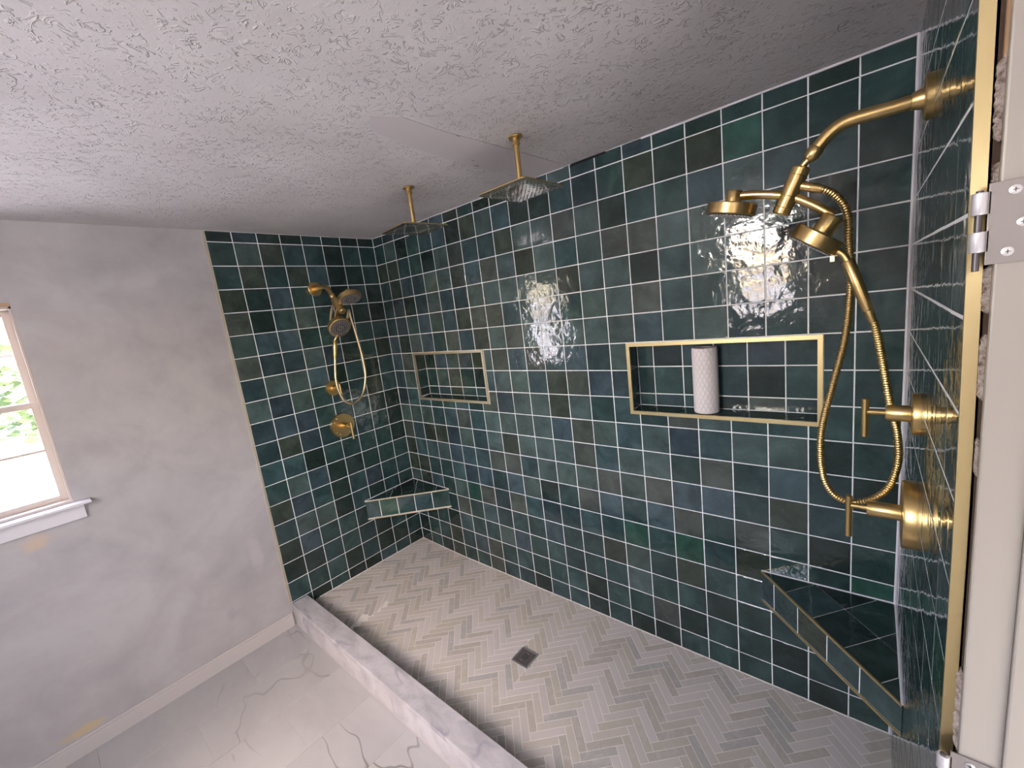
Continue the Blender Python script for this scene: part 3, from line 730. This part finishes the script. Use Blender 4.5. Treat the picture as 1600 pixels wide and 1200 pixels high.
# ------------------------------------------------------------------ corner shelves
def shelf(name, label, sx, a, b, zt, zb, tops, keys):
    """right-angled triangular shelf in a back corner. sx=+1 left corner, -1 right corner; a along back wall, b along side wall
       zt: top z at corner / back end / side end; zb likewise for the bottom"""
    X0 = 0.0 if sx > 0 else None
    def bary(x, y):
        return clamp(x / a), clamp(y / b)
    def zz(zs, x, y): 
        u, v = x / a, y / b; return zs[0] + (zs[1] - zs[0]) * u + (zs[2] - zs[0]) * v
    def W3(x, y, z, zf=None):   # local: x away from the side wall along the back wall, y away from the back wall
        Xs = 0.0 if sx > 0 else XR(-y, z)
        return (Xs + sx * x, -y, z)
    root = empty(name, V(*W3(a / 3, b / 3, zb[0])), label, 'shelf', 'tiled corner shelves')
    tri = [(0.02, 0.02), (a, 0.02), (0.02, b)]
    def prism(poly, f0, f1):
        n = len(poly); vs = [V(*W3(x, y, f0(x, y))) for x, y in poly] + [V(*W3(x, y, f1(x, y))) for x, y in poly]
        return vs, [tuple(range(n)), tuple(range(n, 2 * n))] + [(i, (i + 1) % n, n + (i + 1) % n, n + i) for i in range(n)]
    vs, fs = prism([(0.02, 0.02), (a - .03, 0.02), (0.02, b - .03)], lambda x, y: zz(zb, x, y) + .03, lambda x, y: zz(zt, x, y) - .03)
    link('core', mesh('shelf_core', vs, fs), M_GROUT, root)
    k = 0
    # top tiles: grid turned to run along the front edge
    L = math.hypot(a, b); ex = (-a / L, b / L); nx = (-b / L, -a / L)      # along the front (from back-wall end to side-wall end) and inwards
    for (row, n0, n1) in tops['rows']:
        js = tops['joints'][row]
        for s0, s1 in zip(js, js[1:]):
            poly = [(a + ex[0] * s + nx[0] * n, ex[1] * s + nx[1] * n) for s, n in ((s0, n0), (s1, n0), (s1, n1), (s0, n1))]
            for c in ((-1, 0, -.03), (0, -1, -.03)):
                poly = clip(poly, *c)
                if len(poly) < 3: break
            if len(poly) < 3 or parea(poly) < .02: continue
            tv, tf = tile_data(poly, lambda x, y, h: W3(x, y, zz(zt, x, y) + h), jit=.003)
            link('tile', mesh('shelf_tile', tv, tf), TILE[keys[k % len(keys)]], root); k += 1
    # front tiles
    for s0, s1 in zip(tops['front'], tops['front'][1:]):
        poly = [(s0, 0.0), (s1, 0.0), (s1, 1.0), (s0, 1.0)]
        def tf3(s, t, h):
            x = a + ex[0] * s + -nx[0] * h; y = ex[1] * s - nx[1] * h; lo, hi = zz(zb, x, y) + .05, zz(zt, x, y) - .05
            return W3(x, y, lo + (hi - lo) * t)
        tv, tf = tile_data(poly, tf3, jit=.003)
        link('tile', mesh('shelf_tile', tv, tf), TILE[keys[k % len(keys)]], root); k += 1
    for nm, zs, d0, d1 in (('edge_trim', zt, -.055, .012), ('edge_trim', zb, -.012, .055)):
        vs = []
        for s in (0.0, L):
            for dn, dz in ((.05, d0), (-.025, d0), (-.025, d1), (.05, d1)):
                x = a + ex[0] * s + nx[0] * dn; y = ex[1] * s + nx[1] * dn
                x, y = max(x, .01), max(y, .01); vs.append(V(*W3(x, y, zz(zs, x, y) + dz)))
        link(nm, mesh(nm, vs, [(0, 1, 2, 3), (7, 6, 5, 4)] + [(i, (i + 1) % 4, 4 + (i + 1) % 4, 4 + i) for i in range(4)]), M_PALE if sx > 0 else M_TRIM, root)
    for (p_, q_) in (((a, .012), (0.012, .012)), ((.012, b), (.012, .012))):
        tube('caulk_bead', [W3(p_[0], p_[1], zz(zt, *p_) + .01), W3((p_[0] + q_[0]) / 2, (p_[1] + q_[1]) / 2, zz(zt, (p_[0] + q_[0]) / 2, (p_[1] + q_[1]) / 2) + .012), W3(q_[0], q_[1], zz(zt, *q_) + .01)], .022, M_CAULK, root, seg=6, n=3)
    return root
LL = math.hypot(3.28, 3.33)
shelf('corner_shelf', 'triangular green tiled corner shelf in the far left corner, below the small niche', 1, 3.28, 3.33, (-14.71, -14.77, -14.74), (-15.85, -15.85, -15.85),
      {'rows': [(0, 0, 1.1), (1, 1.1, 2.4)], 'joints': {0: [0, .75, 1.95, 3.3, LL], 1: [.2, 2.0, 3.2, LL]}, 'front': [0, .99, 1.97, 2.93, 3.9, LL]}, 'KTKTTKKTBTETNNB')
LR = math.hypot(3.22, 3.2)
shelf('corner_shelf', 'triangular green tiled corner shelf at lower right, beside the doorway edge', -1, 3.22, 3.2, (-14.52, -14.61, -14.86), (-15.63, -15.69, -15.68),
      {'rows': [(0, 0, 1.0), (1, 1.0, 2.4)], 'joints': {0: [0, 1.0, 2.02, 3.02, 4.0, LR], 1: [.9, 2.02, 3.02, 4.0]}, 'front': [0, .55, 1.52, 2.54, 3.5, LR]}, 'KTKKKKTKNTOTTTT')

# ------------------------------------------------------------------ drain
dz = ZS + .030
dr = empty('floor_drain', V(11.11, -3.69, dz - .05), 'square steel floor drain grate set in the pale herringbone shower floor', 'drain')
x0, x1, y0, y1 = DR
box('drain_body', (x0 + .02, x1 - .02, y0 + .02, y1 - .02, dz - .16, dz - .033), M_BLACK, dr)
box('drain_frame', [(x0, x1, y1 - .05, y1, dz - .06, dz), (x0, x1, y0, y0 + .05, dz - .06, dz), (x0, x0 + .05, y0 + .05, y1 - .05, dz - .06, dz), (x1 - .05, x1, y0 + .05, y1 - .05, dz - .06, dz)], M_CHROME, dr)
gb = []
nb_ = 8
for i in range(nb_):
    t = x0 + .05 + (x1 - x0 - .10) * (i + .5) / nb_
    gb.append((t - .018, t + .018, y0 + .04, y1 - .04, dz - .03, dz - .008))
for i in range(nb_):
    t = y0 + .05 + (y1 - y0 - .10) * (i + .5) / nb_
    if 2 < i < 6: gb += [(x0 + .04, x0 + .24, t - .012, t + .012, dz - .028, dz - .010), (x1 - .24, x1 - .04, t - .012, t + .012, dz - .028, dz - .010)]
    else: gb.append((x0 + .04, x1 - .04, t - .012, t + .012, dz - .028, dz - .010))
box('grate', gb, M_ZINC, dr)
for sx_ in (-.24, .24): lathe('screw', (11.11 + sx_ * .2, -3.69 + sx_ * .75, dz - .008), (11.11 + sx_ * .2, -3.69 + sx_ * .75, dz + 1), [(0, .022), (.008, .018)], M_CHROME, dr, 12)

# ------------------------------------------------------------------ paper towel roll
pr = empty('paper_towel_roll', V(17.1, .40, -9.45), 'white quilted paper towel roll standing upright in the larger niche', 'paper towel')
o_ = V(17.1, .37, -9.46)
prof = [(0, .10), (0, .36), (.03, .39), (2.12, .39), (2.16, .37), (2.165, .16), (2.13, .155), (.02, .155)]
vs, fs = lathe_data(o_, Vector((0, 0, 1)), [(t * P, r * P) for t, r in prof], 48, True)
link('paper', mesh('paper', vs, fs, True), M_PAPER, pr, origin=o_)
vs, fs = lathe_data(o_, Vector((0, 0, 1)), [(t * P, r * P) for t, r in [(0, .15), (2.15, .15), (2.15, .14), (.1, .14)]], 32, True)
link('core', mesh('core', vs, fs, True), M_CARD, pr)

# ------------------------------------------------------------------ ceiling rain heads
def rain(cx, cy, rot, label):
    r = empty('rain_shower_head', V(cx, cy, ZC), label, 'shower head', 'square ceiling rain shower heads')
    lathe('flange', (cx, cy, ZC), (cx, cy, -9), [(0, .20), (.03, .215), (.05, .20), (.07, .10), (.16, .095), (.20, .115), (.24, .115), (.25, .07)], M_BRASS, r, 32)
    zp = -1.98
    cyl('drop_pipe', (cx, cy, ZC - .2), (cx, cy, zp + .16), .078, M_BRASS, r, 24)
    lathe('swivel_collar', (cx, cy, zp + .22), (cx, cy, -9), [(0, .085), (.03, .105), (.13, .105), (.17, .085), (.21, .13), (.22, .13)], M_BRASS, r, 28)
    s = .91; rad = .10; poly = []
    for qx, qy, a0 in ((1, 1, 0), (-1, 1, 90), (-1, -1, 180), (1, -1, 270)):
        for i in range(5):
            a = math.radians(a0 + 22.5 * i); poly.append((qx * (s - rad) + rad * math.cos(a), qy * (s - rad) + rad * math.sin(a)))
    R = math.radians(rot); c_, s_ = math.cos(R), math.sin(R)
    def ring(k, z): return [V(cx + (c_ * a - s_ * b) * k, cy + (s_ * a + c_ * b) * k, z) for a, b in poly]
    n = len(poly)
    def loft(rings, cap0, cap1):
        vs = sum(rings, []); fs = []
        for j in range(len(rings) - 1):
            for i in range(n): fs.append((j * n + i, j * n + (i + 1) % n, (j + 1) * n + (i + 1) % n, (j + 1) * n + i))
        if cap0: fs.append(tuple(range(n)))
        if cap1: fs.append(tuple((len(rings) - 1) * n + i for i in range(n)))
        return vs, fs
    vs, fs = loft([ring(.12, zp + .015), ring(.95, zp - .005), ring(1, zp - .012), ring(1, zp - .045)], True, False)
    pl = link('plate', mesh('plate', vs, fs, True), M_BRASS, r)
    vs, fs = loft([ring(1, zp - .045), ring(.985, zp - .055), ring(.9, zp - .063), ring(.5, zp - .072), ring(.05, zp - .075)], False, True)
    link('spray_face', mesh('spray_face', vs, fs, True), M_STEEL, r)
    bm = bmesh.new()
    for i in range(11):
        for j in range(11):
            a = -.76 + 1.52 * i / 10; b = -.76 + 1.52 * j / 10
            q = V(cx + c_ * a - s_ * b, cy + s_ * a + c_ * b, zp - .078)
            g = bmesh.ops.create_cone(bm, cap_ends=True, segments=6, radius1=.017 * P, radius2=.021 * P, depth=.012 * P)['verts']
            for v in g: v.co += q
    me = bpy.data.meshes.new('nozzles'); bm.to_mesh(me); bm.free(); o = link('nozzles', me, M_RUBBER, r); o['kind'] = 'stuff'
rain(13.45, -3.66, -3, 'nearer square rain shower head hanging from the ceiling, larger of the two in view')
rain(8.38, -3.66, -8, 'farther square rain shower head hanging from the ceiling near the far corner')

# ------------------------------------------------------------------ wall shower sets
def disc_head(parent, name, c, ax, R, th, post_l, post_r, nozz=True):
    """c: centre of the spray face, ax: direction the spray face looks"""
    c = Vector(c); ax = Vector(ax).normalized(); b = c - ax * th; t = b - ax * post_l
    h = lathe(name, tuple(c), tuple(c - ax), [(-.0, R * .93), (.02, R), (th - .02, R), (th, R * .96), (th + .005, R * .42), (th + .03, R * .40)], M_BRASS, parent, 48)
    lathe('pivot_post', tuple(t), tuple(c), [(0, post_r - .02), (.03, post_r), (post_l, post_r), (post_l + .01, post_r)], M_BRASS, h, 28)
    f = lathe('nozzle_face', tuple(c - ax * .01), tuple(c + ax), [(0, R * .90), (.018, R * .88), (.022, R * .86)], M_FACE, h, 40)
    bm = bmesh.new(); u, w = frame_axes(ax)
    for rr, n in ((.14, 6), (.30, 12), (.50, 20), (.66, 28), (.80, 34)):
        for i in range(n):
            a = 2 * math.pi * i / n + rr; q = c + ax * .018 + (u * math.cos(a) + w * math.sin(a)) * rr * R
            g = bmesh.ops.create_icosphere(bm, subdivisions=1, radius=.020 * P)['verts']
            for v in g: v.co += V(*q)
    me = bpy.data.meshes.new('nozzles'); bm.to_mesh(me); bm.free(); o = link('nozzles', me, M_CHROME, h); o['kind'] = 'stuff'
    return h
def shower_set(side, labels, pts):
    g = pts
    r = empty('shower_arm_set', V(*g['flange']), labels[0], 'shower head', 'brass twin-head wall showers')
    out = g['out']; fx, fy, fz = g['flange']
    lathe('flange', g['flange'], (fx + out, fy, fz), [(-.03, .34), (.09, .345), (.105, .33), (.11, .16), (.17, .15), (.25, .125), (.26, .11)], M_BRASS, r, 40)
    tube('arm', g['arm'], .112, M_BRASS, r, 24, 6)
    a, b = Vector(g['arm'][-2]), Vector(g['arm'][-1]); d = (b - a).normalized()
    lathe('arm_nut', tuple(b - d * .16), tuple(b), [(0, .118), (.02, .130), (.14, .130), (.2, .112), (.24, .07)], M_BRASS, r, 24)
    T, B = Vector(g['body'][0]), Vector(g['body'][1]); ax = (B - T).normalized(); L = (B - T).length
    lathe('ball_joint', tuple(b + d * .02), tuple(T), [(0, .05), (.04, .075), (.10, .06), ((T - b).length + .04, .06)], M_BRASS, r, 20)
    R = g.get('br', .135)
    lathe('diverter_body', tuple(T), tuple(B), [(0, R * .8), (.03, R), (.145, R), (.15, R * .94), (.155, R), (L * .6, R), (L * .6 + .005, R * .94), (L * .6 + .01, R), (L * .84, R), (L * .84 + .005, R * .94), (L * .84 + .01, R), (L - .03, R), (L, R * .85)], M_BRASS, r, 36)
    tube('cross_bar', g['bar'], .082, M_BRASS, r, 20, 8)
    disc_head(r, 'fixed_spray_head', g['fixed'], g['fax'], g['fR'], .23, .25, .155)
    n0, n1 = Vector(g['nipple'][0]), Vector(g['nipple'][1])
    lathe('hose_union', tuple(n0), tuple(n1), [(0, .085), ((n1 - n0).length * .6, .085), ((n1 - n0).length * .62, .095), ((n1 - n0).length, .075)], M_BRASS, r, 20)
    tube('hose', g['hose'], .060, M_BRASS if side == 'R' else M_BRASS_L, r, 10, 10, ribs=.05 if side == 'R' else .09, rb=.010 if side == 'R' else .004)
    h = empty('hand_shower', V(*g['hand']), labels[1], 'hand shower', 'brass hand showers docked on the wall sets')
    disc_head(h, 'spray_head', g['hand'], g['hax'], g['hR'], .26, .33, .18)
    p = [Vector(q) for q in g['handle']]
    tube('neck', [p[0], p[1], p[2]], .062, M_BRASS, h, 16, 6)
    d2 = (p[3] - p[2]).normalized(); L2 = (p[3] - p[2]).length
    lathe('handle', tuple(p[2] - d2 * .02), tuple(p[3]), [(0, .085), (.03, .105), (L2 * .5, .10), (L2 - .02, .085), (L2, .082), (L2 + .01, .070), (L2 + .14, .068), (L2 + .24, .055)], M_BRASS, h, 28)
    if side == 'R': box('spray_tab', (g['tab'][0] - .04, g['tab'][0] + .04, g['tab'][1] - .03, g['tab'][1] + .03, g['tab'][2] - .07, g['tab'][2] + .05), M_PALE, h, bevel=.01)
M_BRASS_L = brass_mat('light_brass_hose', (.74, .60, .38), .3, False)
Yp = -3.78
shower_set('R', ('large brass twin-head shower arm with looping ribbed hose on the near right wall', 'brass hand shower with ribbed hose docked under the near right wall shower arm'), {
    'flange': (XR(Yp, -2.83), Yp, -2.83), 'out': -1,
    'arm': [(21.90, Yp, -2.83), (21.45, Yp, -2.83), (21.02, Yp, -2.82), (20.80, Yp, -2.84), (20.62, Yp, -2.93), (20.48, Yp, -3.06), (20.33, Yp, -3.24)],
    'body': [(20.19, Yp, -3.38), (19.83, Yp, -4.17)], 'br': .158,
    'bar': [(19.10, Yp, -3.62), (19.5, Yp, -3.70), (19.98, Yp, -3.86), (20.35, Yp, -4.10), (20.66, Yp, -4.37)],
    'fixed': (18.93, Yp, -3.97), 'fax': (-.26, 0, -1), 'fR': .475,
    'hand': (20.33, Yp, -4.85), 'hax': (-.60, 0, -.80), 'hR': .44,
    'handle': [(20.66, Yp, -4.98), (20.80, Yp, -5.08), (20.89, Yp, -5.24), (21.20, Yp, -6.18)], 'tab': (20.66, Yp, -5.14),
    'nipple': [(20.08, Yp, -3.68), (20.5, Yp, -3.86)],
    'hose': [(20.44, Yp, -3.83), (20.62, -3.72, -3.94), (20.78, -3.65, -4.14), (20.87, -3.58, -4.42), (20.89, -3.5, -4.9), (20.92, -3.35, -5.5), (20.90, -3.25, -6.1), (20.82, -3.2, -6.85), (20.64, -3.2, -7.75), (20.46, -3.2, -8.75), (20.48, -3.2, -9.65), (20.66, -3.2, -10.14), (20.98, -3.2, -10.28), (21.34, -3.2, -10.12), (21.58, -3.2, -9.80), (21.70, -3.2, -9.25), (21.67, -3.2, -8.66), (21.57, -3.25, -8.2), (21.45, -3.4, -7.4), (21.35, -3.6, -6.75), (21.27, -3.75, -6.36)]})
shower_set('L', ('small brass twin-head shower arm with looping hose on the far left tiled wall', 'brass hand shower docked on the far left wall shower, hanging straight down'), {
    'flange': (0.0, Yp, -3.14), 'out': 1,
    'arm': [(.04, Yp, -3.14), (.5, Yp, -3.12), (.95, Yp, -3.13), (1.2, Yp, -3.20), (1.38, Yp, -3.34), (1.55, Yp, -3.56), (1.66, Yp, -3.70)],
    'body': [(1.74, Yp, -3.80), (2.36, Yp, -4.48)], 'br': .165,
    'bar': [(2.62, -3.58, -3.66), (2.4, -3.68, -3.85), (2.1, Yp, -4.14), (1.75, -3.82, -4.55), (1.55, -3.82, -4.9)],
    'fixed': (2.78, -3.52, -3.95), 'fax': (.42, -.05, -.9), 'fR': .52,
    'hand': (1.97, -3.86, -5.2), 'hax': (.78, -.12, -.6), 'hR': .52,
    'handle': [(1.75, -3.92, -5.5), (1.62, -3.98, -5.62), (1.58, -4.04, -5.75), (1.52, -4.16, -6.5)],
    'nipple': [(1.95, Yp, -4.02), (1.72, -3.86, -4.05)],
    'hose': [(1.74, -3.84, -4.05), (1.5, -3.86, -4.28), (1.3, -3.9, -4.7), (1.2, -3.9, -5.1), (1.28, -3.75, -5.45), (1.5, -3.5, -5.3), (1.62, -3.2, -4.7), (1.6, -3.07, -4.35), (1.55, -3.0, -4.8), (1.5, -2.83, -5.8), (1.5, -2.74, -6.8), (1.5, -2.76, -7.75), (1.5, -3.05, -8.55), (1.5, -3.42, -8.88), (1.5, -3.8, -8.95), (1.5, -4.12, -8.70), (1.5, -4.30, -8.2), (1.5, -4.33, -7.6), (1.5, -4.24, -7.0), (1.52, -4.18, -6.62)]})

def valve(kind, label, px, py, pz, out, R, th, brl, r_b, lever_x, z0, z1, dots=False):
    v = empty(kind, V(px, py, pz), label, 'shower valve', 'brass lever shower valves')
    o = Vector((px, py, pz)); q = (px + out, py, pz)
    lathe('wall_plate', (px - out * .03, py, pz), q, [(0, R), (th - .0, R), (th + .03, R * .97), (th + .032, r_b * 1.05), (th + .04, r_b)], M_BRASS, v, 56)
    lathe('barrel', (px + out * th, py, pz), q, [(0, r_b), (brl - th - .03, r_b), (brl - th, r_b * .86)], M_BRASS, v, 28)
    d = abs(lever_x - px)
    cyl('stem', (px + out * (brl - .02), py, pz), (px + out * d, py, pz), .052, M_BRASS, v, 16)
    cyl('lever', (lever_x, py, z0), (lever_x, py, z1), .058, M_BRASS, v, 20)
    if dots:
        for a in (35, 60, 125, 150, 215):
            y = py - R * .78 * math.sin(math.radians(a)); z = pz + R * .78 * math.cos(math.radians(a))
            lathe('set_screw', (px + out * (th), y, z), (px + out * 3, y, z), [(0, .03), (.02, .028), (.03, .015)], M_PALE, v, 10)
XW = XR(Yp, -8); XW2 = XR(Yp, -10)
valve('diverter_valve', 'upper round brass diverter valve on the near right wall, smaller plate', XW, Yp, -8.10, -1, .385, .11, .47, .15, 21.185, -8.60, -7.84)
valve('mixer_valve', 'lower round brass mixer valve on the near right wall, larger plate', XW2, Yp, -10.08, -1, .64, .19, .70, .15, 20.965, -10.77, -9.88)
valve('diverter_valve', 'upper round brass diverter valve on the far left wall, partly behind the hose', 0, -3.83, -8.18, 1, .40, .10, .48, .15, .76, -8.68, -7.95, False)
valve('mixer_valve', 'lower round brass mixer valve on the far left wall, larger plate with small screws', 0, -3.74, -10.22, 1, .64, .12, .62, .15, .96, -10.88, -9.98, True)

# ------------------------------------------------------------------ outside the left window
gr = box('ground', (-4000, 4000, -4000, 4000, -23.5, -22.5), M_CONC, kind='structure')
bm = bmesh.new(); rr = random.Random(3)
for i in range(9000):
    x = -140 + rr.uniform(-16, 16); y = rr.uniform(-112, 60); zz_ = -22 + 44 * rr.random() ** .8 * (0.75 + .25 * math.sin(y * .13))
    c = V(x, y, zz_); s = rr.uniform(.10, .26)
    u = Vector((rr.gauss(0, 1), rr.gauss(0, 1), rr.gauss(0, 1))).normalized(); w, t = frame_axes(u)
    bm.faces.new([bm.verts.new(c + w * s), bm.verts.new(c + t * s * .6), bm.verts.new(c - w * s), bm.verts.new(c - t * s * .6)])
me = bpy.data.meshes.new('hedge'); bm.to_mesh(me); bm.free()
hd = link('hedge', me, M_LEAF); hd['kind'] = 'stuff'; tag(hd, 'sunlit green hedge outside beyond the left window', 'hedge')
